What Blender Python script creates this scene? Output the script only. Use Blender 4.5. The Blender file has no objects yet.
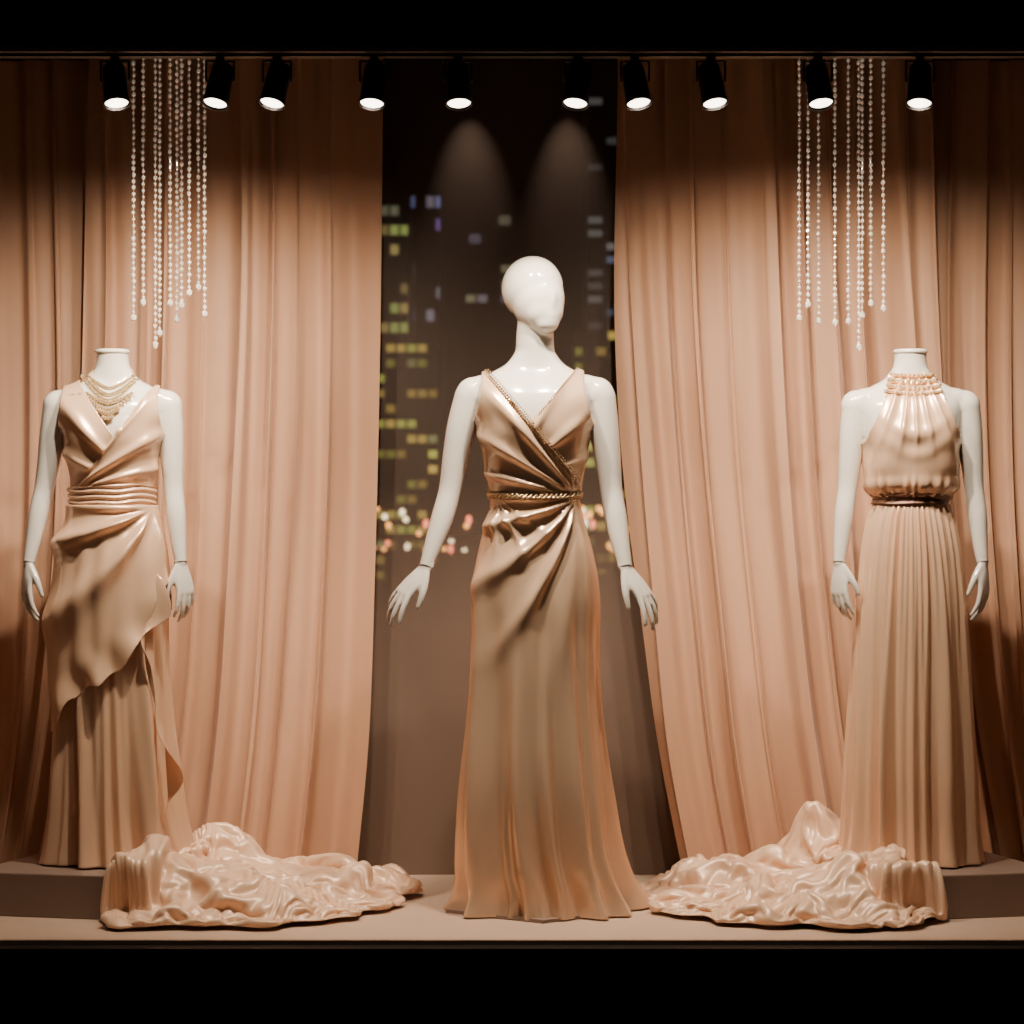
import bpy, bmesh, math, random, time
import numpy as np
from mathutils import Vector, Matrix
from mathutils.bvhtree import BVHTree
T0=time.time()
sc=bpy.context.scene
random.seed(5)
def tick(s): print(s,round(time.time()-T0,1),flush=True)
# ------------------------------------------------------------ materials
def setin(b,n,v):
    if n in b.inputs: b.inputs[n].default_value=v
def mat(name,col,rough=.5,metal=0,sheen=0,coat=0,emit=None,es=0,spec=.5,bump=None,var=None,trans=0):
    m=bpy.data.materials.new(name); m.use_nodes=True; nt=m.node_tree; b=nt.nodes['Principled BSDF']
    c=(*col,1); setin(b,'Base Color',c); setin(b,'Roughness',rough); setin(b,'Metallic',metal)
    setin(b,'Sheen Weight',sheen); setin(b,'Sheen Roughness',.4); setin(b,'Coat Weight',coat); setin(b,'Coat Roughness',.08)
    setin(b,'Specular IOR Level',spec); setin(b,'Transmission Weight',trans)
    if emit: setin(b,'Emission Color',(*emit,1)); setin(b,'Emission Strength',es)
    tc=nt.nodes.new('ShaderNodeTexCoord')
    if var:
        n=nt.nodes.new('ShaderNodeTexNoise'); n.inputs['Scale'].default_value=var[0]; n.inputs['Detail'].default_value=4
        r=nt.nodes.new('ShaderNodeMixRGB'); r.blend_type='MIX'
        r.inputs[1].default_value=(*[x*(1-var[1]) for x in col],1); r.inputs[2].default_value=(*[min(1,x*(1+var[1])) for x in col],1)
        nt.links.new(tc.outputs['Object'],n.inputs['Vector']); nt.links.new(n.outputs['Fac'],r.inputs[0]); nt.links.new(r.outputs[0],b.inputs['Base Color'])
    if bump:
        n=nt.nodes.new('ShaderNodeTexNoise'); n.inputs['Scale'].default_value=bump[0]; n.inputs['Detail'].default_value=3
        bp=nt.nodes.new('ShaderNodeBump'); bp.inputs['Strength'].default_value=bump[1]; bp.inputs['Distance'].default_value=bump[2]
        nt.links.new(tc.outputs['Object'],n.inputs['Vector']); nt.links.new(n.outputs['Fac'],bp.inputs['Height']); nt.links.new(bp.outputs[0],b.inputs['Normal'])
    return m
M_curt=mat('curtain_fabric',(.51,.285,.175),.60,sheen=.2,spec=.3,var=(3,.06),bump=(700,.15,.001))
M_satin=mat('champagne_satin',(.70,.465,.305),.26,metal=.34,spec=.8,var=(4,.05))
M_satin2=mat('blush_satin',(.75,.475,.305),.28,metal=.28,spec=.8,var=(4,.05))
M_pool=mat('satin_train',(.80,.525,.35),.38,metal=.12,sheen=.1,spec=.55,var=(5,.05))
M_man=mat('mannequin_gloss',(.68,.625,.55),.18,coat=1.0,spec=.5)
M_seam=mat('mannequin_seam',(.30,.26,.23),.4)
M_gold=mat('beaded_trim_bronze',(.54,.37,.22),.28,metal=.8)
M_pearl=mat('necklace_gold_pearl',(.95,.72,.42),.22,metal=.75,coat=.5)
M_belt=mat('bronze_belt_satin',(.22,.11,.07),.4,metal=.3)
M_black=mat('black_metal',(.012,.011,.011),.4,metal=.4)
M_frame=mat('black_frame_paint',(.004,.0035,.003),.6,spec=.15)
M_trim=mat('dark_bronze_trim',(.05,.035,.028),.4,metal=.5)
M_floor=mat('display_floor',(.56,.39,.285),.5,var=(6,.08),bump=(200,.1,.001))
M_lip=mat('floor_edge_trim',(.36,.24,.18),.5)
M_plinth=mat('plinth_dark_wood',(.24,.165,.13),.42,var=(8,.15))
M_ceil=mat('ceiling_dark',(.01,.009,.008),.8)
M_side=mat('side_wall_brown',(.20,.125,.09),.8,var=(3,.1))
M_lens=mat('lamp_lens',(1,.95,.85),.3,emit=(1,.86,.68),es=9)
M_crys=mat('crystal',(.95,.84,.72),.06,metal=.5,coat=1,spec=1,emit=(1,.78,.58),es=.15)  # faint emission imitates light glinting in the beads
# ------------------------------------------------------------ helpers
def link(o): sc.collection.objects.link(o); return o
def mesh_obj(name,v,f,m=None,parent=None,smooth=True):
    me=bpy.data.meshes.new(name); me.from_pydata([tuple(map(float,p)) for p in v],[],[tuple(map(int,q)) for q in f]); me.update()
    if smooth: me.polygons.foreach_set('use_smooth',[True]*len(me.polygons))
    if m: me.materials.append(m)
    o=link(bpy.data.objects.new(name,me))
    if parent: o.parent=parent
    return o
def empty(name,loc=(0,0,0)):
    e=link(bpy.data.objects.new(name,None)); e.location=loc; e.empty_display_size=.1; return e
class MB:
    def __init__(s): s.v=[];s.f=[]
    def add(s,v,f):
        k=len(s.v); s.v+= [tuple(p) for p in v]; s.f+=[tuple(i+k for i in q) for q in f]
def box(mb,x0,x1,y0,y1,z0,z1):
    v=[(x,y,z) for z in(z0,z1) for y in(y0,y1) for x in(x0,x1)]
    mb.add(v,[(0,2,3,1),(4,5,7,6),(0,1,5,4),(2,6,7,3),(0,4,6,2),(1,3,7,5)])
def rings_faces(nr,n,cap=True):
    f=[]
    for i in range(nr-1):
        for j in range(n):
            a=i*n+j;b=i*n+(j+1)%n; f.append((a,b,b+n,a+n))
    if cap: f.append(tuple(range(n-1,-1,-1))); f.append(tuple((nr-1)*n+j for j in range(n)))
    return f
def crom(P,sub):
    P=np.array(P,float); n=len(P); out=[]
    for i in range(n-1):
        p0=P[max(i-1,0)];p1=P[i];p2=P[i+1];p3=P[min(i+2,n-1)]
        for k in range(sub):
            t=k/sub; out.append(.5*((2*p1)+(-p0+p2)*t+(2*p0-5*p1+4*p2-p3)*t*t+(-p0+3*p1-3*p2+p3)*t**3))
    out.append(P[-1]); return np.array(out)
def tube(mb,pts,rad,side=(1,0,0),n=16,sub=4,roundcap=True):
    A=np.array([list(p)+list(r if hasattr(r,'__len__') else (r,r)) for p,r in zip(pts,rad)],float)
    if sub>1: A=crom(A,sub)
    if roundcap:
        t=A[-1,:3]-A[-2,:3]; t/=np.linalg.norm(t)+1e-9; e=[]
        for k in (.5,.85,.99):
            q=A[-1].copy(); q[:3]+=t*A[-1,3:].min()*k; q[3:]*=math.sqrt(1-k*k); e.append(q)
        t2=A[0,:3]-A[1,:3]; t2/=np.linalg.norm(t2)+1e-9; s=[]
        for k in (.99,.85,.5):
            q=A[0].copy(); q[:3]+=t2*A[0,3:].min()*k; q[3:]*=math.sqrt(1-k*k); s.append(q)
        A=np.vstack([s,A,e])
    P=A[:,:3]; T=np.gradient(P,axis=0); T/=np.linalg.norm(T,axis=1)[:,None]+1e-9
    s=np.array(side,float); V=[]
    for i in range(len(P)):
        u=s-np.dot(s,T[i])*T[i]; u/=np.linalg.norm(u)+1e-9; w=np.cross(T[i],u)
        for j in range(n):
            a=2*math.pi*j/n; V.append(P[i]+u*A[i,3]*math.cos(a)+w*A[i,4]*math.sin(a))
    mb.add(V,rings_faces(len(P),n))
def ellipsoid(mb,c,r,rot=None,nu=24,nv=14):
    V=[]
    for i in range(nv):
        ph=math.pi*(i+.5)/nv
        for j in range(nu):
            a=2*math.pi*j/nu; p=Vector((r[0]*math.sin(ph)*math.cos(a),r[1]*math.sin(ph)*math.sin(a),r[2]*math.cos(ph)))
            if rot: p=rot@p
            V.append((p.x+c[0],p.y+c[1],p.z+c[2]))
    f=rings_faces(nv,nu); mb.add(V,[tuple(reversed(q)) for q in f])
def lathe(mb,prof,n=32,M=None):
    V=[]
    for r,z in prof:
        for j in range(n):
            a=2*math.pi*j/n; p=Vector((r*math.cos(a),r*math.sin(a),z)); 
            if M: p=M@p
            V.append(tuple(p))
    mb.add(V,rings_faces(len(prof),n))
ICO=None
def bead(mb,c,r,sz=1.0):
    global ICO
    if ICO is None:
        bm=bmesh.new(); bmesh.ops.create_icosphere(bm,subdivisions=1,radius=1); bm.verts.ensure_lookup_table()
        ICO=(np.array([v.co[:] for v in bm.verts]),[tuple(v.index for v in f.verts) for f in bm.faces]); bm.free()
    mb.add(ICO[0]*np.array([r,r,r*sz])+np.array(c),ICO[1])
def sstep(a,b,x):
    t=np.clip((x-a)/(b-a),0,1); return t*t*(3-2*t)
def spl(xs,ys,x):
    o=np.argsort(xs); xs=np.array(xs,float)[o]; ys=np.array(ys,float)[o]
    m=np.gradient(ys,xs); x=np.clip(x,xs[0],xs[-1]); i=np.clip(np.searchsorted(xs,x)-1,0,len(xs)-2)
    h=xs[i+1]-xs[i]; t=(x-xs[i])/h
    return (2*t**3-3*t**2+1)*ys[i]+(t**3-2*t**2+t)*h*m[i]+(-2*t**3+3*t**2)*ys[i+1]+(t**3-t**2)*h*m[i+1]
def pn(t,seed,freqs):
    r=np.random.RandomState(seed); o=0*t
    for f in freqs: o=o+np.cos(f*t+r.rand()*6.28)*(.7+.6*r.rand())
    return o/math.sqrt(len(freqs))
def ridge(p,k=2.0): return np.exp(k*(np.cos(p)-1))
def lap_smooth(me,w,it):
    n=len(me.vertices); co=np.empty(n*3); me.vertices.foreach_get('co',co); co=co.reshape(-1,3)
    e=np.empty(len(me.edges)*2,int); me.edges.foreach_get('vertices',e); e=e.reshape(-1,2)
    deg=np.bincount(e.ravel(),minlength=n)[:,None]
    W=w(co)[:,None]
    for k in range(it):
        for lam in (.6,-.55):
            s=np.stack([np.bincount(e[:,0],co[e[:,1],d],n)+np.bincount(e[:,1],co[e[:,0],d],n) for d in range(3)],1)/deg
            co=co+lam*W*(s-co)
    me.vertices.foreach_set('co',co.ravel()); me.update()
def gblur(A,st,sr):
    for ax,s in((1,st),(0,sr)):
        if s<=0: continue
        k=np.arange(-int(3*s),int(3*s)+1); w=np.exp(-.5*(k/s)**2); w/=w.sum(); out=0*A
        if ax==1:
            for kk,ww in zip(k,w): out+=ww*np.roll(A,kk,1)
        else:
            n=A.shape[0]
            for kk,ww in zip(k,w): out+=ww*A[np.clip(np.arange(n)+kk,0,n-1)]
        A=out
    return A
# ------------------------------------------------------------ mannequin body
TORSO=[(.80,.125,.070,0),(.88,.132,.080,0),(.98,.130,.084,0),(1.06,.120,.080,0),(1.14,.116,.080,0),(1.22,.130,.088,0),(1.30,.144,.098,0),(1.36,.152,.102,.002),(1.41,.160,.095,.005),(1.44,.160,.083,.010),(1.462,.147,.071,.014),(1.478,.125,.063,.017),(1.492,.098,.058,.019),(1.507,.076,.055,.019),(1.53,.059,.052,.016)]
NECK_P=[(0,.018,1.48),(0,.016,1.51),(0,.013,1.54),(0,.008,1.58),(.004,.004,1.63)]; NECK_R=[(.080,.058),(.064,.054),(.0545,.051),(.052,.050),(.051,.052)]
def torso(mb):
    A=crom(TORSO,4); V=[]; n=56
    for z,rx,ry,cy in A:
        for j in range(n):
            a=2*math.pi*j/n; c,s=math.cos(a),math.sin(a); e=2/2.2
            V.append((rx*abs(c)**e*math.copysign(1,c),cy+ry*abs(s)**e*math.copysign(1,s),z))
    mb.add(V,rings_faces(len(A),n))
    for sx in(-1,1):
        ellipsoid(mb,(sx*.064,-.066,1.325),(.062,.050,.066))
        ellipsoid(mb,(sx*.168,.008,1.418),(.050,.046,.050))
        ellipsoid(mb,(sx*.125,.012,1.440),(.065,.050,.036))
def hand(mb,W,d,lat,L=.198,curl=.35,splay=.10,seed=0):
    W=np.array(W,float); d=np.array(d,float); d/=np.linalg.norm(d); lat=np.array(lat,float); lat-=lat.dot(d)*d; lat/=np.linalg.norm(lat); nrm=np.cross(d,lat)
    if curl<0: nrm=-nrm; curl=-curl
    k=L/.175; kr=1.03
    def pt(a,b,c): return W+d*a*k+lat*b*kr+nrm*c*k
    tube(mb,[pt(-.01,0,0),pt(.02,0,0),pt(.05,.001,0),pt(.082,0,.002)],[(.019,.015),(.026,.0145),(.034,.013),(.035,.0105)],side=lat,n=20)
    roots=[(.026,.080,.068),(.0092,.086,.078),(-.0082,.084,.073),(-.0255,.076,.057)]
    for i,(b,a,l) in enumerate(roots):
        sp=(1.5-i)*splay; cu=curl*(1+.22*i); p=pt(a-.02,b*.95,.001); q=pt(a,b,.002)
        P=[p,q]; ang=.05; cur=q
        for s,(fr,ro) in enumerate([(.42,1),(.32,1),(.26,1)]):
            ang+=cu*(.7 if s==0 else 1)
            dv=(d*math.cos(sp)+lat*math.sin(sp))*math.cos(ang)+nrm*math.sin(ang)
            cur=cur+dv*l*fr*k; P.append(cur)
        r=[.0094,.0090,.0080,.0072,.0056]
        if i==3: r=[x*.88 for x in r]
        tube(mb,P,r,side=lat,n=12,sub=3)
    P=[pt(.012,.014,.002),pt(.038,.034,.010),pt(.062,.047,.018),pt(.086,.052,.028)]
    tube(mb,P,[.013,.0118,.0094,.0070],side=nrm,n=12,sub=3)
def remeshed(o,vs):
    r=o.modifiers.new('r','REMESH'); r.mode='VOXEL'; r.voxel_size=vs
    dg=bpy.context.evaluated_depsgraph_get(); me=bpy.data.meshes.new_from_object(o.evaluated_get(dg)); o.modifiers.clear(); o.data=me; return me
def build_body(name,arms,head,parent):
    mb=MB(); torso(mb)
    if head: tube(mb,NECK_P,NECK_R,n=32)
    else: tube(mb,NECK_P[:3]+[(0,.010,1.565),(0,.008,1.590)],NECK_R[:3]+[(.050,.049),(.0505,.050)],n=32,roundcap=False)
    for a in arms:
        tube(mb,a['p'],[(.047,.045),(.042,.042),(.036,.038),(.031,.033),(.031,.033),(.025,.026),(.0185,.020)],side=(1,0,0),n=24,sub=5)
        hand(mb,a['p'][-1],a['d'],a['lat'],curl=a.get('curl',.3),splay=a.get('splay',.1))
    for s in(-1,1): tube(mb,[(s*.06,0,.86),(s*.065,0,.70),(s*.062,.0,.48),(s*.06,.012,.36),(s*.055,.012,.1),(s*.055,-.0,.04),(s*.056,-.05,.03)],[.062,.06,.050,.048,.032,.026,.02],n=20)
    if head:
        R=Matrix.Rotation(math.radians(33),3,'Z'); c=Vector((0,.004,1.69))
        def E(p,r,n=32):
            q=R@Vector(p); ellipsoid(mb,(c+q)[:],r,rot=R,nu=n,nv=20)
        E((0,.014,.020),(.081,.096,.090)); E((0,-.014,-.012),(.072,.078,.088)); E((0,-.034,-.040),(.061,.058,.062)); E((0,-.052,-.074),(.039,.037,.034))
        E((0,-.086,-.016),(.010,.011,.030),16); E((0,-.079,-.060),(.024,.014,.010),16)
    o=mesh_obj(name,mb.v,mb.f,M_man); me=remeshed(o,.0036)
    hz=max(a['p'][-1][2] for a in arms)+.01
    lap_smooth(me,lambda co: np.where((np.abs(co[:,0])>.2)&(co[:,2]<hz),.35,1.0),22)
    if head: lap_smooth(me,lambda co: np.where(co[:,2]>1.56,1.0,0.0),55)
    lap_smooth(me,lambda co: sstep(1.38,1.42,co[:,2])*sstep(1.56,1.53,co[:,2]),70)
    me.polygons.foreach_set('use_smooth',[True]*len(me.polygons))
    if not me.materials: me.materials.append(M_man)
    o.parent=parent
    if not head:
        mb=MB(); lathe(mb,[(.0,1.594),(.048,1.594),(.0535,1.591),(.0535,1.583),(.050,1.580),(.0,1.580)],40,Matrix.Translation((0,.008,0))); mesh_obj('neck_cap',mb.v,mb.f,M_man,parent)
    for i,a in enumerate(arms):
        p=np.array(a['p'][-1],float); q=np.array(a['p'][-2],float); t=(p-q)/np.linalg.norm(p-q); mb=MB()
        pp=p-t*.004; tube(mb,[pp,pp+t*.0022],[(.0205,.0215)]*2,n=28,sub=1,roundcap=False); mesh_obj('wrist_seam_%d'%(i+1),mb.v,mb.f,M_seam,parent)
    return o
mbt=MB(); torso(mbt); tube(mbt,NECK_P,NECK_R,n=32)
tb=mesh_obj('tmp_torso',mbt.v,mbt.f); me_=remeshed(tb,.006); lap_smooth(me_,lambda co: np.ones(len(co)),25)
TB=BVHTree.FromPolygons([v.co.copy() for v in me_.vertices],[tuple(p.vertices) for p in me_.polygons]); bpy.data.objects.remove(tb)
# ------------------------------------------------------------ dresses
ZC=1.30
def shell(name,zlo,zhi,dz,prof,disp,keep,m,parent,off=.009,nth=420,zbl=1.0,k=.02,solid=.002,hang=.30,rb=3):
    rows=[('z',z) for z in np.arange(zlo,min(zhi,ZC),dz)]
    if zhi>ZC:
        rows=[('z',ZC-i*dz) for i in range(int((ZC-zlo)/dz),0,-1)]
        rows+=[('p',p) for p in np.arange(0,math.radians(85),dz/.135)]
    th=np.linspace(0,2*math.pi,nth,endpoint=False); sn,cs=np.sin(th),-np.cos(th); nr=len(rows)
    RB=np.zeros((nr,nth)); RP=np.zeros((nr,nth)); CX=np.zeros(nr); CY=np.zeros(nr); ZZ=np.zeros(nr)
    for i,(kind,val) in enumerate(rows):
        z=val if kind=='z' else ZC; cx,cy,rx,ry=prof(z); CX[i]=cx; CY[i]=cy; ZZ[i]=z
        RP[i]=1/np.sqrt((sn/rx)**2+(cs/ry)**2)
        cp,sp=(1,0) if kind=='z' else (math.cos(val),math.sin(val))
        if kind=='z' and z<zbl-.09: continue
        for j in range(nth):
            dv=Vector((sn[j]*cp,cs[j]*cp,sp)); h=TB.ray_cast(Vector((cx,cy,z))+dv,-dv)
            RB[i,j]=(1-h[3]) if h[0] else 0
    raw=RB.copy()
    for kk in (10,20,32,20,10):
        RB=np.maximum(RB,np.where((ZZ[:,None]>zbl-.05),(np.roll(RB,kk,1)+np.roll(RB,-kk,1))/2,RB))
    for i in range(nr-2,-1,-1):
        if rows[i][0]=='z' and ZZ[i]>1.175: RB[i]=np.maximum(RB[i],RB[i+1]-hang*dz)
    top=np.array([rr[0]=='p' and rr[1]>.75 for rr in rows])
    BL=gblur(RB,6,rb); RB=np.where(top[:,None],RB,np.maximum(BL,raw-.004))
    RB=gblur(RB,2,1.8)+off
    RB=RB-(.05*(1-sstep(zbl-.08,zbl+.06,ZZ)))[:,None]
    hh=np.clip(.5+.5*(RB-RP)/k,0,1); R=RP*(1-hh)+RB*hh+k*hh*(1-hh)
    bw=np.array([0 if rr[0]=='z' else float(sstep(0,.35,rr[1])) for rr in rows])[:,None]
    R=R*(1-bw)+RB*bw
    allv=[]
    for i,(kind,val) in enumerate(rows):
        cp,sp=(1,0) if kind=='z' else (math.cos(val),math.sin(val))
        x=CX[i]+sn*cp*R[i]; y=CY[i]+cs*cp*R[i]; z=ZZ[i]+sp*R[i]
        RR=R[i]+disp(th,z,x,y)
        allv.append(np.stack([CX[i]+sn*cp*RR,CY[i]+cs*cp*RR,ZZ[i]+sp*RR],1))
    V=np.vstack(allv); K=keep(V[:,0],V[:,1],V[:,2])
    verts=[tuple(p) for p in V]; F=[]; cache={}
    def cut(a,b):
        key=(min(a,b),max(a,b))
        if key not in cache:
            t=K[a]/(K[a]-K[b]); cache[key]=len(verts); verts.append(tuple(V[a]*(1-t)+V[b]*t))
        return cache[key]
    pos=(K>0).tolist()
    for i in range(nr-1):
        for j in range(nth):
            q=(i*nth+j,i*nth+(j+1)%nth,(i+1)*nth+(j+1)%nth,(i+1)*nth+j); s=[pos[v] for v in q]
            if all(s): F.append(q)
            elif any(s):
                out=[]
                for a in range(4):
                    u,v=q[a],q[(a+1)%4]
                    if s[a]: out.append(u)
                    if s[a]!=s[(a+1)%4]: out.append(cut(u,v))
                if len(out)>2: F.append(tuple(out))
    used=sorted({v for f in F for v in f}); mp={v:i for i,v in enumerate(used)}
    vv=[verts[v] for v in used]; ff=[tuple(mp[v] for v in f) for f in F]
    o=mesh_obj(name,vv,ff,m,parent)
    sm=o.modifiers.new('thick','SOLIDIFY'); sm.thickness=solid; sm.offset=-1
    return o,BVHTree.FromPolygons(vv,ff)
def front(bv,x,z,off=0,default=-.1):
    h=bv.ray_cast(Vector((x,-1,z)),Vector((0,1,0)))
    return (h[0].y if h[0] else default)-off
def radial(bv,th,z,off=0,default=.13):
    d=Vector((math.sin(th),-math.cos(th),0)); h=bv.ray_cast(Vector((0,0,z))+d,-d)
    r=(1-h[3] if h[0] and h[3]<.95 else default)+off
    return (d.x*r,d.y*r,z)
# ============================================================ CENTRE mannequin
SC=1.008
root=empty('evening_gown_mannequin',(.0635,.10,.0)); root.scale=(SC,)*3
aL=[(-.174,.008,1.415),(-.200,.012,1.33),(-.219,.015,1.24),(-.234,.012,1.155),(-.254,-.005,1.08),(-.277,-.028,1.01),(-.298,-.048,.945)]
aR=[(.174,.008,1.415),(.188,.012,1.33),(.200,.015,1.24),(.209,.012,1.155),(.221,-.005,1.08),(.233,-.028,1.01),(.246,-.048,.945)]
build_body('body',[dict(p=aL,d=(-.66,-.18,-.72),lat=(.55,-.78,-.30),curl=-.17,splay=.17),dict(p=aR,d=(.56,-.18,-.78),lat=(-.55,-.78,-.25),curl=.17,splay=.17)],True,root)
tick('body1')
Pw=(.112,1.135)
def prof_c(z):
    f=lambda a: float(spl([0,.03,.13,.32,.594,.75,.866,.95,1.05,1.1,1.2,1.35],a,z))
    return f([.036,.034,.014,0,-.003,-.003,-.002,0,0,0,0,0]),f([.02,.02,.01,0,0,0,0,0,0,0,0,0]),f([.250,.233,.213,.197,.177,.174,.176,.166,.141,.12,.08,.08]),f([.19,.182,.170,.158,.138,.132,.130,.122,.102,.085,.06,.06])
def disp_c(th,z,x,y):
    wf=sstep(.03,-.05,y)
    hemw=sstep(.95,.0,z)
    d=.036*hemw*pn(th+.10*np.sin(2*th+3*z),11,[6,9,13])*.65+.004*hemw*pn(th,5,[17,23])
    d+=.014*sstep(.12,0,z)*pn(th,8,[11,19,27])
    d+=.0095*sstep(1.0,.75,z)*pn(th+.25*z,21,[7,11])
    dx,dz=x-Pw[0],z-Pw[1]; r=np.hypot(dx,dz); phi=np.arctan2(-dz,-dx)
    lo=(z<1.14)
    win=sstep(-.12,.10,phi)*sstep(1.66,1.15,phi)
    f1=ridge(phi*15+7.5*r+.6*np.sin(phi*5)-.6,1.3)-.36
    d+=np.where(lo,.0235*f1*sstep(.0,.08,r)*sstep(.62,.18,r)*win*wf,0)
    dx2,dz2=x+.105,z-1.13; r2=np.hypot(dx2,dz2); ph2=np.arctan2(-dz2,dx2)
    d+=np.where(lo,.010*(ridge(ph2*12-4*r2,1.5)-.4)*sstep(0,.05,r2)*sstep(.24,.09,r2)*sstep(.3,.7,ph2)*wf,0)
    up=sstep(1.145,1.17,z)
    s=(z-1.335)-(-1.2*(x+.014))
    over=sstep(.006,-.006,s)
    ph3=np.arctan2(dz,-dx)
    fo=(ridge(ph3*20+3*r+.3,1.6)-.38)*sstep(.01,.09,r)*sstep(.52,.26,r)
    dx4,dz4=x+.11,z-1.15; r4=np.hypot(dx4,dz4); ph4=np.arctan2(dz4,dx4)
    fu=(ridge(ph4*19-2*r4,1.6)-.38)*sstep(.03,.1,r4)*sstep(.52,.27,r4)
    d+=up*wf*(over*(.004+.0130*fo)+(1-over)*(.0110*fu))
    d-=.003*np.exp(-((z-1.145)/.014)**2)
    return d
def keep_c(x,y,z):
    xi=x+.006
    xa=spl([1.25,1.29,1.33,1.37,1.42,1.50,1.6],[.40,.235,.172,.153,.141,.140,.14],z)
    K=xa-np.abs(xi)
    vb=np.where(y<.0,1.338,1.27); sl=np.where(y<0,1.2,1.6)
    v=np.minimum(z-(vb-sl*(x+.014)),z-(vb+sl*(x+.014)))
    return np.minimum(K,-v*.6)
dc,dcb=shell('satin_gown',.004,1.6,.005,prof_c,disp_c,keep_c,M_satin,root)
tick('dress1')
mb=MB()
for t in np.linspace(0,1,52):
    x=-.140+t*(.112+.140); z=1.338-1.2*(x+.014)
    y0=front(dcb,x-.004,z-.006,0,9)
    if y0>1: continue
    for k,o in enumerate((-.007,.000,.007)):
        q=.0026 if k!=1 else 0
        xx=x+o*.77+q*.64; zz=z+o*.64-q*.77; bead(mb,(xx,y0-.003-(.002 if k==1 else 0),zz),.0040 if k==1 else .0028)
for t in np.linspace(0,1,22):
    x=.008+t*.115; z=1.338+1.2*(x+.014); y0=front(dcb,x+.006,z-.006,0,9)
    if y0<1: bead(mb,(x+.003,y0-.001,z),.0030)
mesh_obj('beaded_edge',mb.v,mb.f,M_gold,root,smooth=False)
mb=MB()
for k in range(2):
    V=[];n=260
    for i in range(n):
        th=2*math.pi*i/n; ph=th*24+k*math.pi
        V.append(radial(dcb,th,1.145-.006*math.cos(th)+.0048*math.sin(ph),.003+.0035*math.cos(ph)))
    V.append(V[0]); tube(mb,V,[.0036]*len(V),side=(0,0,1),n=8,sub=1,roundcap=False)
for i in range(96):
    th=2*math.pi*i/96
    for s in(-1,1): bead(mb,radial(dcb,th,1.145-.006*math.cos(th)+s*.0095,.003),.0026)
mesh_obj('twisted_belt',mb.v,mb.f,M_gold,root)
rb=MB()
V=[(-.245,.00),(0.02,-.215),(.235,-.02),(0.0,.17)]
vv=[(x,y,z) for z in(.0,.010) for x,y in V]; rb.add(vv,[(3,2,1,0),(4,5,6,7)]+[(i,(i+1)%4,4+(i+1)%4,4+i) for i in range(4)])
mesh_obj('base_plate',rb.v,rb.f,M_plinth,root,smooth=False)
# ============================================================ SIDE mannequins
SS=.905; PH=.12
def side_root(name,px):
    e=empty(name,((px-512)/356,.25,PH+.001)); e.scale=(SS,)*3; return e
rl=side_root('wrap_dress_mannequin',112)
aL=[(-.170,.008,1.415),(-.186,.012,1.33),(-.200,.015,1.24),(-.214,.012,1.16),(-.229,-.005,1.08),(-.242,-.02,1.0),(-.253,-.035,.93)]
aR=[(.170,.008,1.415),(.179,.012,1.33),(.185,.015,1.24),(.190,.012,1.16),(.199,-.005,1.08),(.208,-.02,1.0),(.217,-.035,.93)]
build_body('body',[dict(p=aL,d=(-.09,-.12,-1),lat=(.55,-.85,.0),curl=-.25,splay=.08),dict(p=aR,d=(.20,-.12,-1),lat=(-.7,-.7,.0),curl=.25,splay=.11)],False,rl)
def prof_l(z):
    f=lambda a: float(spl([0,.03,.3,.6,.85,.95,1.05,1.1,1.2,1.35],a,z))
    return f([.02,.018,.008,0,0,0,0,0,0,0]),0.,f([.222,.213,.182,.168,.170,.163,.135,.11,.08,.08]),f([.178,.172,.145,.13,.125,.118,.098,.08,.06,.06])
Pl=(-.115,1.15)
def disp_l(th,z,x,y):
    wf=sstep(.03,-.05,y); hemw=sstep(1.0,.0,z)
    d=.023*hemw*pn(th+.10*np.sin(2*th+4*z),31,[6,9,14])+.004*hemw*pn(th,5,[22,29])
    up=sstep(1.16,1.18,z)
    s=(z-1.31)-(1.25*(x-.02)); over=sstep(-.006,.006,-s)
    dx,dz=x-Pl[0],z-Pl[1]; r=np.hypot(dx,dz); ph=np.arctan2(dz,dx)
    fo=(ridge(ph*20+3*r,1.5)-.38)*sstep(.01,.08,r)*sstep(.52,.27,r)
    dx4,dz4=x-.12,z-1.15; r4=np.hypot(dx4,dz4); p4=np.arctan2(dz4,-dx4)
    fu=(ridge(p4*17-3*r4,1.5)-.38)*sstep(.03,.1,r4)*sstep(.52,.27,r4)
    d+=up*wf*(over*(.005+.0155*fo)+(1-over)*.0165*fu)
    return d
def keep_l(x,y,z):
    xa=spl([1.25,1.29,1.33,1.37,1.42,1.50,1.6],[.40,.235,.170,.158,.150,.150,.15],z)
    K=xa-np.abs(x)
    v=np.minimum(z-(1.318-1.45*(x-.022)),z-(1.318+1.45*(x-.022)))
    return np.minimum(K,-v*.6)
dl,dlb=shell('wrap_dress',.002,1.6,.005,prof_l,disp_l,keep_l,M_satin2,rl)
def prof_lo(z):
    f=lambda a: float(spl([.35,.5,.7,.85,.95,1.05,1.12,1.2],a,z))
    return f([-.012,-.012,-.01,-.008,-.004,0,0,0]),0.,f([.182,.182,.180,.178,.170,.148,.126,.12]),f([.158,.156,.150,.144,.136,.118,.096,.09])
def hemf(x): return spl([-.25,-.19,-.16,-.13,-.08,0,.05,.09,.13,.17,.25],[.42,.43,.445,.49,.535,.575,.615,.665,.755,.85,.95],x)+.006*np.sin(x*90)
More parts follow.
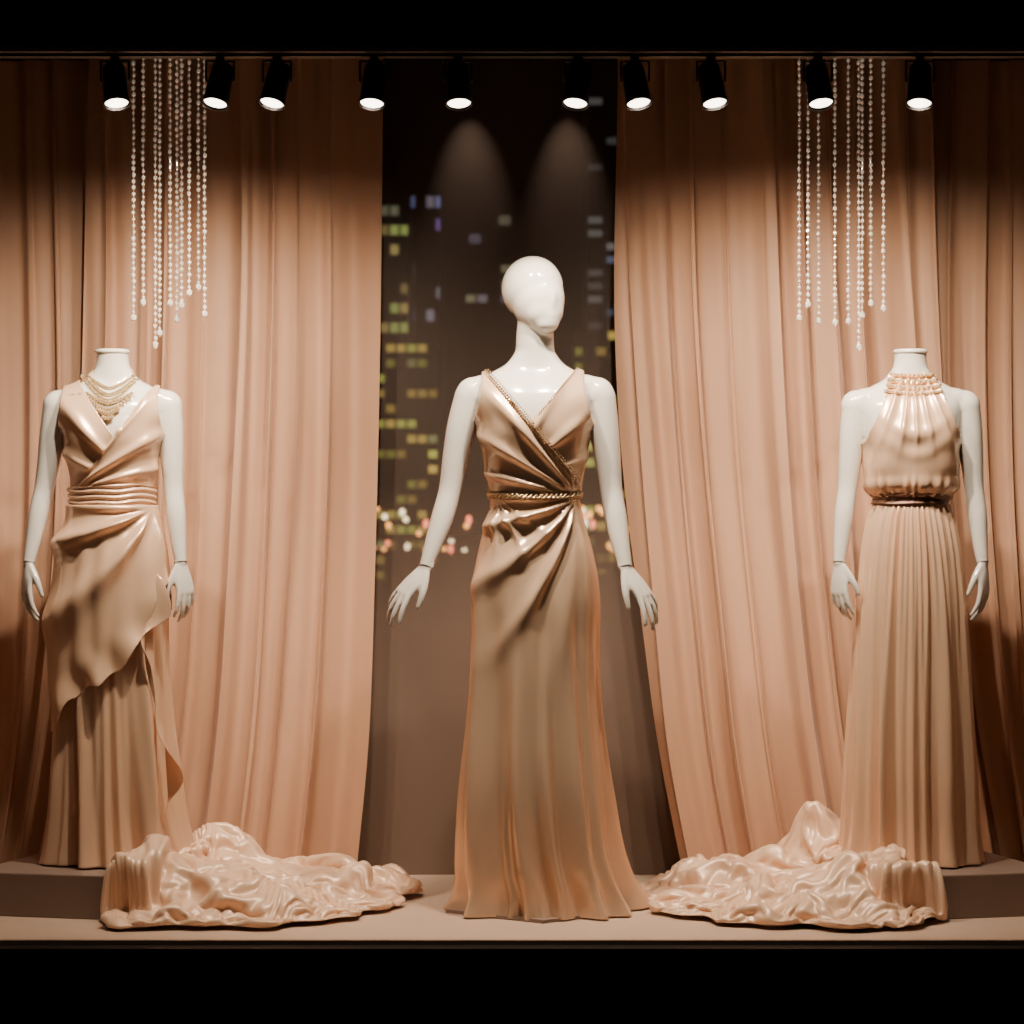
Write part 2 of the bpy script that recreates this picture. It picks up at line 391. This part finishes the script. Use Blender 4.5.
def disp_lo(th,z,x,y):
    wf=sstep(.05,-.05,y)
    dx,dz=x-.125,z-1.10; r=np.hypot(dx,dz); ph=np.arctan2(-dz,-dx)
    f=ridge(ph*11+6.0*r+.7*np.sin(3*ph),1.2)-.42
    d=.033*f*sstep(.0,.10,r)*(1-.30*sstep(.3,.7,r))*wf*sstep(-.1,.15,ph)
    d+=.004*pn(th,77,[5,9,14])*sstep(1.1,.9,z)
    d+=wf*.018*np.sin(x*48+z*16)*sstep(.14,.0,z-hemf(x))
    return d+.009
def keep_lo(x,y,z): return (z-np.where(y<0.02,hemf(x),.55+1.0*(x+.05)))*.7
lo,lob=shell('draped_overskirt',.38,1.115,.005,prof_lo,disp_lo,keep_lo,M_satin2,rl,off=.014,zbl=1.0)
mb=MB(); nt_,nw=220,18; V=[]
for i in range(nt_):
    t=i/(nt_-1); z=.90-.72*t; xi=.150-.045*math.sin(min(1,t*1.5)*math.pi)+.035*t
    ph=2*math.pi*(2.6*t)+.4
    for j in range(nw):
        w=j/(nw-1); wd=(.050+.030*math.sin(ph*.5+1))*(1-.45*t)*min(1,t*8+.2)
        x=xi+wd*w*(.45+.65*math.sin(ph+.6*w))
        y=-.128-.018*t+.045*abs(xi/.15)**2-.010-w*wd*.75*(1+math.cos(ph+1.0*w))*.6
        V.append((x,y,z-w*wd*.9))
F=[(i*nw+j,i*nw+j+1,(i+1)*nw+j+1,(i+1)*nw+j) for i in range(nt_-1) for j in range(nw-1)]
o=mesh_obj('cascade_ruffle',V,F,M_satin2,rl); s_=o.modifiers.new('s','SOLIDIFY'); s_.thickness=.002
def belt(name,bv,z0,z1,off,amp,nf,m,parent,seed):
    mb=MB(); nr=30; n=200; V=[]
    for i in range(nr):
        t=i/(nr-1); z=z0+(z1-z0)*t
        for j in range(n):
            th=2*math.pi*j/n; o_=off+amp*abs(math.sin(math.pi*nf*t+.9*math.sin(2*th+seed)+.5*math.sin(5*th)))
            if i in(0,nr-1): o_=-.004
            zz=z+.006*math.sin(th+seed)+.003*math.sin(3*th)
            p=radial(bv,th,z,o_); V.append((p[0],p[1],zz))
    A=np.array(V).reshape(nr,n,3)
    for _ in range(6): A[:,:,:2]=(np.roll(A,1,1)+2*A+np.roll(A,-1,1))[:,:,:2]/4
    mb.add(A.reshape(-1,3),rings_faces(nr,n,False)); return mesh_obj(name,mb.v,mb.f,m,parent)
belt('ruched_sash',dlb,1.088,1.168,.005,.009,4.5,M_satin2,rl,1.)
tick('left')
def necklace_pt(x,z,off): return (x,front(TB,x,z,off),z)
mb=MB()
for row,(w0,z0,dep,r) in enumerate([(.070,1.512,.040,.0050),(.078,1.506,.056,.0066),(.080,1.498,.066,.0056)]):
    n=25
    for i in range(n):
        u=-1+2*i/(n-1); x=w0*u; z=z0-dep*(1-abs(u)**1.5)
        bead(mb,necklace_pt(x,z,.007),r)
for i in range(15):
    u=-1+2*i/14; x=.068*u; z=1.424+.030*abs(u)**1.5
    bead(mb,necklace_pt(x,z,.008),.0072); bead(mb,necklace_pt(x*.95,z-.015-.006*(1-u*u),.009),.0056,1.6)
    if abs(u)<.6: bead(mb,necklace_pt(x*.85,z-.034,.009),.0060,1.5)
    if abs(u)<.3: bead(mb,necklace_pt(x*.7,z-.050,.009),.0058,1.5)
for s in(-1,1):
    for i in range(9):
        a=i/8; bead(mb,(s*(.070-.012*a),-.02+.045*a,1.512+.020*a),.0046)
mesh_obj('bib_necklace',mb.v,mb.f,M_pearl,rl,smooth=False)
rr=side_root('halter_gown_mannequin',911)
aL=[(-.168,.008,1.415),(-.179,.012,1.33),(-.188,.015,1.24),(-.196,.012,1.16),(-.208,-.005,1.08),(-.218,-.02,1.0),(-.226,-.035,.93)]
aR=[(.170,.008,1.415),(.183,.012,1.33),(.192,.015,1.24),(.198,.012,1.16),(.205,-.005,1.08),(.211,-.02,1.0),(.217,-.035,.93)]
build_body('body',[dict(p=aL,d=(-.03,-.12,-1),lat=(.65,-.75,.0),curl=-.25,splay=.08),dict(p=aR,d=(.05,-.12,-1),lat=(-.55,-.85,.0),curl=.25,splay=.08)],False,rr)
def prof_r(z):
    f=lambda a: float(spl([0,.03,.3,.6,.9,1.0,1.08,1.11,1.125,1.14,1.165,1.2,1.28,1.32],a,z))
    return 0.,0.,f([.218,.213,.194,.177,.158,.146,.128,.118,.112,.124,.142,.146,.142,.12]),f([.178,.173,.158,.142,.126,.115,.100,.092,.088,.100,.122,.126,.118,.09])
def disp_r(th,z,x,y):
    wf=sstep(.04,-.04,y)
    lo=sstep(1.12,1.08,z)
    t2=th+.03*np.sin(7*th)+.05*np.sin(3*th+1)+.03*np.sin(2*th+5*z)
    d=lo*(.0045*pn(t2,3,[29,37,44])*sstep(.3,1.1,z)+.0175*sstep(1.15,.2,z)*pn(t2,9,[10,15,21]))
    up=sstep(1.13,1.16,z)
    ph=np.arctan2(x,1.60-z)
    d+=up*wf*(.012*(ridge(ph*36+.8*np.sin(ph*9),1.4)-.4)*sstep(1.22,1.42,z)+.006*pn(ph,14,[13,21])*sstep(1.40,1.22,z))
    u=z-1.325-5.*x*x
    d+=up*wf*(.008*np.exp(-((u+.0)/.022)**2)+.007*np.exp(-((u+.06)/.024)**2))*np.exp(-(x/.08)**2)
    d+=.005*pn(t2,19,[21,29])*np.exp(-((z-1.155)/.03)**2)
    return d
def keep_r(x,y,z):
    xa=spl([1.20,1.27,1.30,1.34,1.40,1.46,1.50,1.6],[.40,.22,.158,.136,.108,.085,.076,.07],z)
    K=xa-np.abs(x); K=np.minimum(K,1.518-z)
    return np.minimum(K,np.where(y<.02,.1,1.30-z))
dr,drb=shell('halter_gown',.002,1.6,.005,prof_r,disp_r,keep_r,M_satin2,rr,off=.014,nth=520,zbl=1.17,hang=.25,rb=5)
belt('gathered_belt',drb,1.108,1.140,.005,.003,2.5,M_belt,rr,2.)
mb=MB()
for row,(rad,z0,r) in enumerate([(.064,1.522,.0066),(.071,1.507,.0088),(.080,1.492,.0074),(.088,1.479,.0052)]):
    n=int(2*math.pi*rad/(r*1.95))
    for i in range(n):
        th=2*math.pi*i/n; x=math.sin(th)*rad; f=math.cos(th)
        z=z0-.012*(f+1)/2*(1+row*.4)
        if f>.0:
            y=min(front(drb,x,z,.006,9),front(TB,x,z,.010))
            if f<.3: y=min(y,.012-f*rad*.85)
        else: y=.012-f*rad*.75
        if row==3 and f<.1: continue
        bead(mb,(x,y,z),r)
mesh_obj('collar_necklace',mb.v,mb.f,M_pearl,rr,smooth=False)
tick('right')
# ============================================================ room
mb=MB(); box(mb,-1.9,1.9,-.41,1.0,-.06,0); mesh_obj('floor',mb.v,mb.f,M_floor,smooth=False)
mb=MB(); box(mb,-1.9,1.9,-.425,-.405,-.010,.001); mesh_obj('trim_1',mb.v,mb.f,M_lip,smooth=False)
mb=MB(); box(mb,-1.9,1.9,-.41,1.02,2.52,2.56); mesh_obj('ceiling',mb.v,mb.f,M_ceil,smooth=False)
for s,nm in((-1,'wall_left'),(1,'wall_right')):
    mb=MB(); x=sorted((s*1.84,s*1.90)); box(mb,x[0],x[1],-.41,1.02,0,2.52); mesh_obj(nm,mb.v,mb.f,M_side,smooth=False)
mb=MB(); box(mb,-1.9,-.62,.93,1.02,0,2.52); box(mb,.62,1.9,.93,1.02,0,2.52); mesh_obj('wall_back',mb.v,mb.f,M_side,smooth=False)
mb=MB(); box(mb,-3,3,-.50,-.41,2.292,3.3); box(mb,-3,-1.84,-.50,-.41,-.6,2.292); box(mb,1.84,3,-.50,-.41,-.6,2.292); box(mb,-1.84,1.84,-.50,-.412,-.6,-.010); mesh_obj('wall_front',mb.v,mb.f,M_frame,smooth=False)
mb=MB(); box(mb,-3,3,-.515,-.5,2.280,2.292); mesh_obj('trim_2',mb.v,mb.f,M_trim,smooth=False)
mb=MB(); box(mb,-3,3,-.515,-.5,2.36,2.366); mesh_obj('trim_3',mb.v,mb.f,M_frame,smooth=False)
g=bpy.data.materials.new('painted_haze_glass'); g.use_nodes=True; nt=g.node_tree; nt.nodes.clear()  # brown diffuse mixed in to imitate a lit, hazy brown wall
out=nt.nodes.new('ShaderNodeOutputMaterial'); mx=nt.nodes.new('ShaderNodeMixShader'); tr=nt.nodes.new('ShaderNodeBsdfTransparent'); pb=nt.nodes.new('ShaderNodeBsdfPrincipled')
pb.inputs['Base Color'].default_value=(.16,.100,.070,1); pb.inputs['Roughness'].default_value=.6; tr.inputs[0].default_value=(.8,.72,.62,1)
tc=nt.nodes.new('ShaderNodeTexCoord'); sx=nt.nodes.new('ShaderNodeSeparateXYZ'); mr=nt.nodes.new('ShaderNodeMapRange')
mr.inputs[1].default_value=.75; mr.inputs[2].default_value=1.2; mr.inputs[3].default_value=1.0; mr.inputs[4].default_value=.42
nt.links.new(tc.outputs['Object'],sx.inputs[0]); nt.links.new(sx.outputs[2],mr.inputs[0]); nt.links.new(mr.outputs[0],mx.inputs[0])
nt.links.new(tr.outputs[0],mx.inputs[1]); nt.links.new(pb.outputs[0],mx.inputs[2]); nt.links.new(mx.outputs[0],out.inputs[0])
mesh_obj('added_back_window_1',[(-.62,.95,0),(.62,.95,0),(.62,.95,2.52),(-.62,.95,2.52)],[(0,1,2,3)],g,smooth=False)  # added opening in the brown back wall, shows the reflection stand-ins
def bmat(name,seed,cols,thr,cw,ch,es):
    m=bpy.data.materials.new(name); m.use_nodes=True; nt=m.node_tree; b=nt.nodes['Principled BSDF']; b.inputs['Base Color'].default_value=(.01,.01,.012,1); b.inputs['Roughness'].default_value=.7
    N=nt.nodes.new; L=nt.links.new
    tc=N('ShaderNodeTexCoord'); sp=N('ShaderNodeSeparateXYZ'); L(tc.outputs['Object'],sp.inputs[0]); sn_=N('ShaderNodeSeparateXYZ'); L(tc.outputs['Normal'],sn_.inputs[0])
    def mth(op,a,bv=None,c=None):
        n=N('ShaderNodeMath'); n.operation=op
        for i,v in enumerate((a,bv,c)):
            if v is None: continue
            if isinstance(v,(int,float)): n.inputs[i].default_value=v
            else: L(v,n.inputs[i])
        return n.outputs[0]
    u=mth('DIVIDE',sp.outputs[0],cw); v=mth('DIVIDE',sp.outputs[2],ch)
    fu=mth('FLOOR',u); fv=mth('FLOOR',v); ru=mth('FRACT',u); rv=mth('FRACT',v)
    cb=N('ShaderNodeCombineXYZ'); L(fu,cb.inputs[0]); L(fv,cb.inputs[1]); cb.inputs[2].default_value=seed
    wn=N('ShaderNodeTexWhiteNoise'); L(cb.outputs[0],wn.inputs['Vector'])
    cb2=N('ShaderNodeCombineXYZ'); L(mth('FLOOR',mth('DIVIDE',u,4.0)),cb2.inputs[0]); L(mth('FLOOR',mth('DIVIDE',v,2.0)),cb2.inputs[1]); cb2.inputs[2].default_value=seed+7
    wn2=N('ShaderNodeTexWhiteNoise'); L(cb2.outputs[0],wn2.inputs['Vector'])
    lit=mth('GREATER_THAN',mth('ADD',mth('MULTIPLY',wn.outputs['Value'],.55),mth('MULTIPLY',wn2.outputs['Value'],.45)),thr)
    mk=mth('MULTIPLY',mth('LESS_THAN',mth('ABSOLUTE',mth('SUBTRACT',ru,.5)),.40),mth('LESS_THAN',mth('ABSOLUTE',mth('SUBTRACT',rv,.5)),.25))
    mk=mth('MULTIPLY',mk,mth('GREATER_THAN',mth('ABSOLUTE',sn_.outputs[1]),.5))
    vary=mth('ADD',mth('MULTIPLY',mth('POWER',wn2.outputs['Value'],2.0),1.2),.35)
    cr=N('ShaderNodeValToRGB'); cr.color_ramp.interpolation='CONSTANT'; cr.color_ramp.elements[0].color=(*cols[0],1); cr.color_ramp.elements[1].color=(*cols[1],1); cr.color_ramp.elements[1].position=.45
    e=cr.color_ramp.elements.new(.8); e.color=(*cols[2],1)
    L(wn.outputs['Color'],cr.inputs[0]); L(cr.outputs[0],b.inputs['Emission Color'])
    L(mth('MULTIPLY',mth('MULTIPLY',mth('MULTIPLY',lit,mk),vary),es),b.inputs['Emission Strength']); return m
ct=empty('city_reflection_standin',(0,0,0))  # solid buildings and lights standing in for reflections in the front glass
def bld(px0,px1,pyt,y,m):
    k=(8+y)/2936.; mb=MB(); box(mb,(px0-512)*k,(px1-512)*k,y,y+12,-2,1.1+(512-pyt)*k); return mesh_obj('reflected_building',mb.v,mb.f,m,ct,smooth=False)
Y1=((.62,.70,.14),(.80,.62,.15),(.55,.65,.3)); B1=((.3,.35,.8),(.5,.5,.7),(.35,.2,.7))
bld(350,408,205,150,bmat('reflected_facade_a',2.3,((.5,.65,.2),(.6,.5,.2),(.5,.55,.4)),.46,.55,1.05,.75)); bld(411,440,196,160,bmat('reflected_facade_b',3.1,B1,.46,.55,1.3,.9))
bld(340,438,340,120,bmat('reflected_facade_c',5.7,Y1,.49,.46,.66,1.0)); bld(588,650,90,170,bmat('reflected_facade_d',9.2,((.5,.55,.6),(.4,.45,.5),(.3,.4,.7)),.60,1.4,.8,.30))
bld(575,700,330,140,bmat('reflected_facade_e',12.,Y1,.54,.60,.80,.8)); bld(440,530,250,190,bmat('reflected_facade_f',15.,((.5,.5,.6),(.6,.6,.4),(.5,.4,.8)),.80,.8,1.0,.4))
bld(300,724,-60,230,bmat('reflected_facade_g',18.,((.5,.5,.4),(.5,.5,.3),(.4,.4,.6)),.94,1.2,1.5,.2))  # wide dark block added to cover the sky tone behind the others
rs=np.random.RandomState(4)
for nm,col,n in(('amber_reflections',(1,.45,.12),24),('pink_reflections',(1,.25,.15),12),('white_reflections',(1,.85,.6),9)):  # glowing balls standing in for reflected street lights
    mb=MB()
    for i in range(n):
        k=98/2936.; px=rs.choice([rs.uniform(372,480),rs.uniform(572,640)]); py=rs.uniform(508,552); ellipsoid(mb,((px-512)*k,90,1.1+(512-py)*k),(.09,.09,.09*rs.uniform(.7,1.8)),nu=10,nv=8)
    mesh_obj(nm,mb.v,mb.f,mat(nm,(0,0,0),emit=col,es=7),ct)
# ------------------------------------------------------------ curtains
def curtain(name,yb,pxl,pxr,seed,wl,amp,z0=.0):
    nu,nv=520,80; r=np.random.RandomState(seed); u=np.linspace(0,1,nu)
    V=[]; W=abs(pxr[0][1]-pxl[0][1])
    warp=u+.020*np.sin(2*math.pi*(u*2.3+r.rand()))+.012*np.sin(2*math.pi*(u*5.1+r.rand()))+.006*np.sin(2*math.pi*(u*9.7+r.rand()))
    am=.75+.35*np.sin(2*math.pi*(u*3.3+r.rand()))
    nf=W/wl
    for i in range(nv):
        t=i/(nv-1); z=z0+(2.47-z0)*t
        xl=float(spl([a for a,_ in pxl],[b for _,b in pxl],z)); xr=float(spl([a for a,_ in pxr],[b for _,b in pxr],z))
        x=xl+(xr-xl)*u
        a=amp*(.6+.4*sstep(2.4,1.4,z))
        w=warp+.006*math.sin(z*2.2+seed)+.004*np.sin(u*9+z*3)
        f=am*np.cos(2*math.pi*nf*w)+.42*np.cos(2*math.pi*nf*.47*w+1.3+.6*z)+.34*np.cos(2*math.pi*nf*1.83*w+2+.5*z)*sstep(1.0,2.4,z+.8*np.sin(u*11))+.35*np.cos(2*math.pi*nf*.21*w+seed)+.14*np.cos(2*math.pi*nf*3.1*w+z)
        xs=.020*np.sin(2*math.pi*nf*w)
        y=yb+a*f*.62
        for j in range(nu): V.append((x[j]+xs[j],min(y[j],.925),z))
    F=[(i*nu+j,i*nu+j+1,(i+1)*nu+j+1,(i+1)*nu+j) for i in range(nv-1) for j in range(nu-1)]
    return mesh_obj(name,V,F,M_curt)
kx=lambda px,y=.75: (px-512)*(8+y)/2936.
curtain('curtain',.745,[(2.47,kx(88)),(1.5,kx(84)),(.6,kx(66)),(0,kx(30))],[(2.47,kx(377)),(1.5,kx(373)),(.9,kx(368)),(.4,kx(362)),(0,kx(350))],1,.100,.054)
curtain('curtain',.745,[(2.47,kx(612)),(1.7,kx(614)),(1.2,kx(624)),(.8,kx(638)),(.4,kx(654)),(0,kx(680))],[(2.47,kx(925)),(1.5,kx(935)),(.6,kx(960)),(0,kx(990))],2,.100,.054)
curtain('curtain',.865,[(2.47,-1.82),(0,-1.82)],[(2.47,kx(120)),(.9,kx(118)),(.5,kx(100)),(0,kx(60))],3,.10,.036)
curtain('curtain',.865,[(2.47,kx(905)),(1.0,kx(912)),(.5,kx(935)),(0,kx(975))],[(2.47,1.82),(0,1.82)],4,.10,.036)
mb=MB(); tube(mb,[(-1.84,.80,2.487),(1.84,.80,2.487)],[.012,.012],side=(0,0,1),n=12,sub=1); mesh_obj('curtain_rod',mb.v,mb.f,M_black)
tick('curtains')
# ------------------------------------------------------------ plinths
PL=[]
for s in(-1,1):
    mb=MB(); box(mb,(-.33 if s<0 else -.20),(.20 if s<0 else .33),-.29,.26,0,PH)
    o=mesh_obj('display_plinth',mb.v,mb.f,M_plinth,smooth=False)
    a=math.radians(15)*(1 if s<0 else -1)
    R=Matrix.Rotation(-a,4,'Z'); o.data.transform(R); o.data.transform(Matrix.Translation((s*1.09+(.0 if s<0 else .02),.25,0)))
    PL.append(o)
# ------------------------------------------------------------ fabric trains (cloth sim draped on temporary support heaps)
fc=mesh_obj('tmpfloor',[(-3,-3,0),(3,-3,0),(3,3,0),(-3,3,0)],[(0,1,2,3)])
cols=[fc]+PL; tmp=[fc]
def heapH(wx,wy,hump):
    h=0*wx
    for hx,hy,hh,hs,ht in hump:
        h=np.maximum(h,0)+hh*np.exp(-(((wx-hx)/hs)**2+((wy-hy)/ht)**2))
    return h
def mkheap(hump,x0,x1,y0,y1):
    n=46; xs=np.linspace(x0,x1,n); ys=np.linspace(y0,y1,n); X,Y=np.meshgrid(xs,ys); H=heapH(X,Y,hump)-.006
    V=[(X[i,j],Y[i,j],H[i,j]) for i in range(n) for j in range(n)]
    o=mesh_obj('tmpheap',V,[(i*n+j,i*n+j+1,(i+1)*n+j+1,(i+1)*n+j) for i in range(n-1) for j in range(n-1)]); cols.append(o); tmp.append(o)
hL=[(-.90,.12,.110,.20,.20),(-.84,.42,.14,.12,.12),(-.62,.34,.075,.16,.16),(-.70,.02,.055,.18,.14),(-.46,.40,.04,.12,.12)]
hR=[(.96,.10,.110,.18,.20),(.90,.42,.14,.12,.12),(.68,.36,.075,.16,.16),(.76,.02,.055,.18,.14),(.54,.36,.045,.12,.14)]
mkheap(hL,-1.08,-.2,-.24,.75); mkheap(hR,.3,1.12,-.24,.75)
for o in cols:
    o.modifiers.new('c','COLLISION'); o.collision.thickness_outer=.004; o.collision.cloth_friction=25
def disc_grid(n):
    P=[]
    for i in range(n):
        for j in range(n):
            a=2*i/(n-1)-1;b=2*j/(n-1)-1
            P.append((a*math.sqrt(1-b*b/2),b*math.sqrt(1-a*a/2)))
    return P,[(i*n+j,i*n+j+1,(i+1)*n+j+1,(i+1)*n+j) for i in range(n-1) for j in range(n-1)]
def pool(name,poly,ctr,pl,seed,hump):
    n=96; P,F=disc_grid(n); pp=np.array(poly+[poly[0]]); ang=np.unwrap(np.arctan2(pp[:,1]-ctr[1],pp[:,0]-ctr[0])); 
    if ang[-1]<ang[0]: pp=pp[::-1]; ang=ang[::-1]
    rad=np.hypot(pp[:,0]-ctr[0],pp[:,1]-ctr[1]); a0=ang[0]
    bvh=BVHTree.FromPolygons([tuple(v.co) for v in pl.data.vertices],[tuple(p.vertices) for p in pl.data.polygons])
    r=np.random.RandomState(seed); waves=[(r.uniform(16,48),r.uniform(0,math.pi),r.rand()*6.28) for _ in range(9)]; V=[];pin=[]
    for k,(x,y) in enumerate(P):
        rr_=math.hypot(x,y); a=math.atan2(y,x)
        while a<a0: a+=2*math.pi
        while a>=a0+2*math.pi: a-=2*math.pi
        R=float(np.interp(a,ang,rad))*(1+.035*math.sin(a*9+seed)+.025*math.sin(a*17))
        wx=ctr[0]+R*rr_*math.cos(a); wy=ctr[1]+R*rr_*math.sin(a)
        base=0
        for ox,oy in((0,0),(.03,0),(-.03,0),(0,.03),(0,-.03)):
            h=bvh.ray_cast(Vector((wx+ox,wy+oy,1)),Vector((0,0,-1)))
            if h[0]: base=PH
        base=max(base,float(heapH(np.array(wx),np.array(wy),hump)))
        nz=sum(math.sin(f*(wx*math.cos(t)+wy*math.sin(t))+p)*.35/f for f,t,p in waves)
        z=base+.020+(1-rr_**4)*(.010+nz*.8)
        if rr_>.985: z=base+.010; pin.append(k)
        V.append((wx,wy,max(z,base+.008)))
    o=mesh_obj(name,V,F,M_pool); vg=o.vertex_groups.new(name='pin'); vg.add(pin,1.0,'REPLACE')
    m=o.modifiers.new('cl','CLOTH'); s=m.settings
    s.quality=5; s.mass=.25; s.air_damping=2; s.tension_stiffness=15; s.compression_stiffness=15; s.shear_stiffness=6; s.bending_stiffness=.35
    s.shrink_min=-.38; s.vertex_group_mass='pin'; s.pin_stiffness=.5
    c=m.collision_settings; c.distance_min=.006; c.use_self_collision=True; c.self_distance_min=.006; c.friction=20; c.self_friction=8; c.collision_quality=2
    m.point_cache.frame_end=60
    return o
pl_poly=[(-1.10,-.08),(-1.08,-.21),(-.98,-.25),(-.8,-.25),(-.55,-.19),(-.42,-.02),(-.33,.25),(-.27,.50),(-.42,.60),(-.75,.64),(-.90,.60),(-.97,.42),(-1.02,.12)]
pr_poly=[(.36,.40),(.38,.15),(.47,-.05),(.60,-.18),(.80,-.25),(1.0,-.26),(1.10,-.23),(1.14,-.10),(1.08,.12),(1.03,.4),(.95,.60),(.78,.64),(.52,.62),(.39,.54)]
p1=pool('draped_satin_train',pl_poly,(-.74,.2),PL[0],2,hL)
p2=pool('draped_satin_train',pr_poly,(.78,.2),PL[1],7,hR)
sc.frame_start=1; sc.frame_end=60
for f in range(1,36): sc.frame_set(f)
dg=bpy.context.evaluated_depsgraph_get()
new=[(o,bpy.data.meshes.new_from_object(o.evaluated_get(dg))) for o in(p1,p2)]
for o,me in new:
    o.modifiers.clear(); o.data=me; me.polygons.foreach_set('use_smooth',[True]*len(me.polygons))
    md=o.modifiers.new('s','SUBSURF'); md.levels=1; md.render_levels=1
    sd=o.modifiers.new('t','SOLIDIFY'); sd.thickness=.003
for o in cols: o.modifiers.clear()
for o in tmp: bpy.data.objects.remove(o)
for o in PL:
    bv=o.modifiers.new('b','BEVEL'); bv.width=.004; bv.segments=2
sc.frame_set(1)
tick('cloth')
# ------------------------------------------------------------ crystal strands
def strands(pxs,seed):
    mb=MB(); r=np.random.RandomState(seed); y=.22; k=(8+y)/2936.
    for px,pyb in pxs:
        x=(px-512)*k; zb=1.106-(pyb-512)*k; z=2.50; yy=y+r.uniform(-.05,.05)
        tube(mb,[(x,yy,2.52),(x,yy,zb)],[.0007,.0007],n=6,sub=1,roundcap=False)
        while z>zb:
            rr_=.0042+.0026*r.rand(); bead(mb,(x+r.uniform(-.001,.001),yy,z),rr_,1.1); z-=.0165+.002*r.rand()
        bead(mb,(x,yy,zb-.006),.0090,1.3)
    return mesh_obj('crystal_bead_strands',mb.v,mb.f,M_crys,smooth=False)
strands([(134,316),(143,300),(154,342),(158,330),(169,300),(175,316),(181,303),(191,292),(198,285),(206,313)],1)
strands([(799,316),(807,303),(820,318),(835,320),(850,318),(858,345),(864,312),(872,300),(883,306)],2)
# ------------------------------------------------------------ track + spotlights
mb=MB(); box(mb,-1.84,1.84,-.335,-.295,2.296,2.33); 
for x in(-1.6,-.8,0,.8,1.6): box(mb,x-.01,x+.01,-.325,-.305,2.33,2.52)
mesh_obj('lighting_track',mb.v,mb.f,M_black,smooth=False)
LY=-.315; kk=(8+LY)/2936.
lamps=[(115,120),(220,213),(277,269),(374,371),(458,460),(578,573),(635,641),(711,717),(818,822),(920,917)]
targets=[(-1.28,.75,1.25),(-1.11,.25,.9),(-.95,.75,1.25),(-.62,.75,1.25),(.03,.1,.8),(.08,.1,.95),(.62,.75,1.25),(.92,.75,1.25),(1.12,.25,.9),(1.28,.75,1.25)]
for li,((pt_,pb_),tg) in enumerate(zip(lamps,targets)):
    xt=(pt_-512)*kk; xb=(pb_-512)*kk; e=empty('track_spotlight',(xt,LY,2.289))
    ax=Vector(((xb-xt),-.040,-.105)).normalized()
    rot=(-ax).to_track_quat('Z','Y').to_matrix().to_4x4()
    c=Vector((0,0,-.058)); M=Matrix.Translation(c)@rot
    mb=MB(); lathe(mb,[(.0,.050),(.022,.050),(.027,.046),(.029,.040),(.029,.030),(.0275,.029),(.0275,.026),(.030,.025),(.030,.012),(.0285,.011),(.0285,.008),(.031,.007),(.033,-.05),(.035,-.062),(.0350,-.066),(.0315,-.066),(.029,-.050),(.0,-.050)],36,M); mesh_obj('can',mb.v,mb.f,M_black,e)
    mb=MB(); lathe(mb,[(.0,-.0575),(.0305,-.0575),(.0305,-.0595),(.015,-.0620),(.0,-.063)],32,M); mesh_obj('lens',mb.v,mb.f,M_lens,e)
    mb=MB()
    for s in(-1,1): tube(mb,[(s*.036,0,-.055),(s*.037,0,-.03),(s*.036,0,-.004)],[(.003,.008)]*3,side=(1,0,0),n=8,sub=2)
    tube(mb,[(-.037,0,-.004),(.037,0,-.004)],[(.003,.008)]*2,side=(0,0,1),n=8,sub=1); tube(mb,[(0,0,-.004),(0,0,.006)],[.012,.012],n=16,sub=1,roundcap=False)
    mesh_obj('yoke',mb.v,mb.f,M_black,e)
    ld=bpy.data.lights.new('spot_beam','SPOT'); ld.energy=138 if li in(1,4,5,8) else 106; ld.spot_size=math.radians(80); ld.spot_blend=1.0; ld.shadow_soft_size=.025; ld.color=(1,.85,.67)
    lo_=link(bpy.data.objects.new('spot_beam',ld)); lo_.parent=e; p=c+ax*.070; lo_.location=p
    wpos=Vector((xt,LY,2.289))+p; lo_.rotation_euler=(Vector(tg)-wpos).to_track_quat('-Z','Y').to_euler()
for x in(-.128,.17):  # unseen lamps added so light pools imitate the track lamp beams
    e=empty('added_beam_downlight',(x,.80,2.51)); mb=MB(); lathe(mb,[(0,.01),(.045,.01),(.05,.0),(.05,-.01),(.04,-.012),(.038,0),(0,.004)],28); mesh_obj('added_housing',mb.v,mb.f,M_black,e)
    ld=bpy.data.lights.new('added_down_beam','SPOT'); ld.energy=95; ld.spot_size=math.radians(38); ld.spot_blend=1.0; ld.color=(1,.9,.78); ld.shadow_soft_size=.015
    lo_=link(bpy.data.objects.new('added_down_beam',ld)); lo_.parent=e; lo_.location=(0,0,-.02); lo_.rotation_euler=(math.radians(18),0,0)
w=bpy.data.worlds.new('night'); sc.world=w; w.use_nodes=True; w.node_tree.nodes['Background'].inputs[0].default_value=(.9,.7,.55,1); w.node_tree.nodes['Background'].inputs[1].default_value=.035
cam=bpy.data.cameras.new('camera'); co=link(bpy.data.objects.new('camera',cam)); sc.camera=co
co.location=(0,-8,1.106); co.rotation_euler=(math.radians(90),0,0); cam.sensor_width=36; cam.lens=2936/1024*36
cam.dof.use_dof=True; cam.dof.focus_distance=8.1; cam.dof.aperture_fstop=6.3
tick('done')
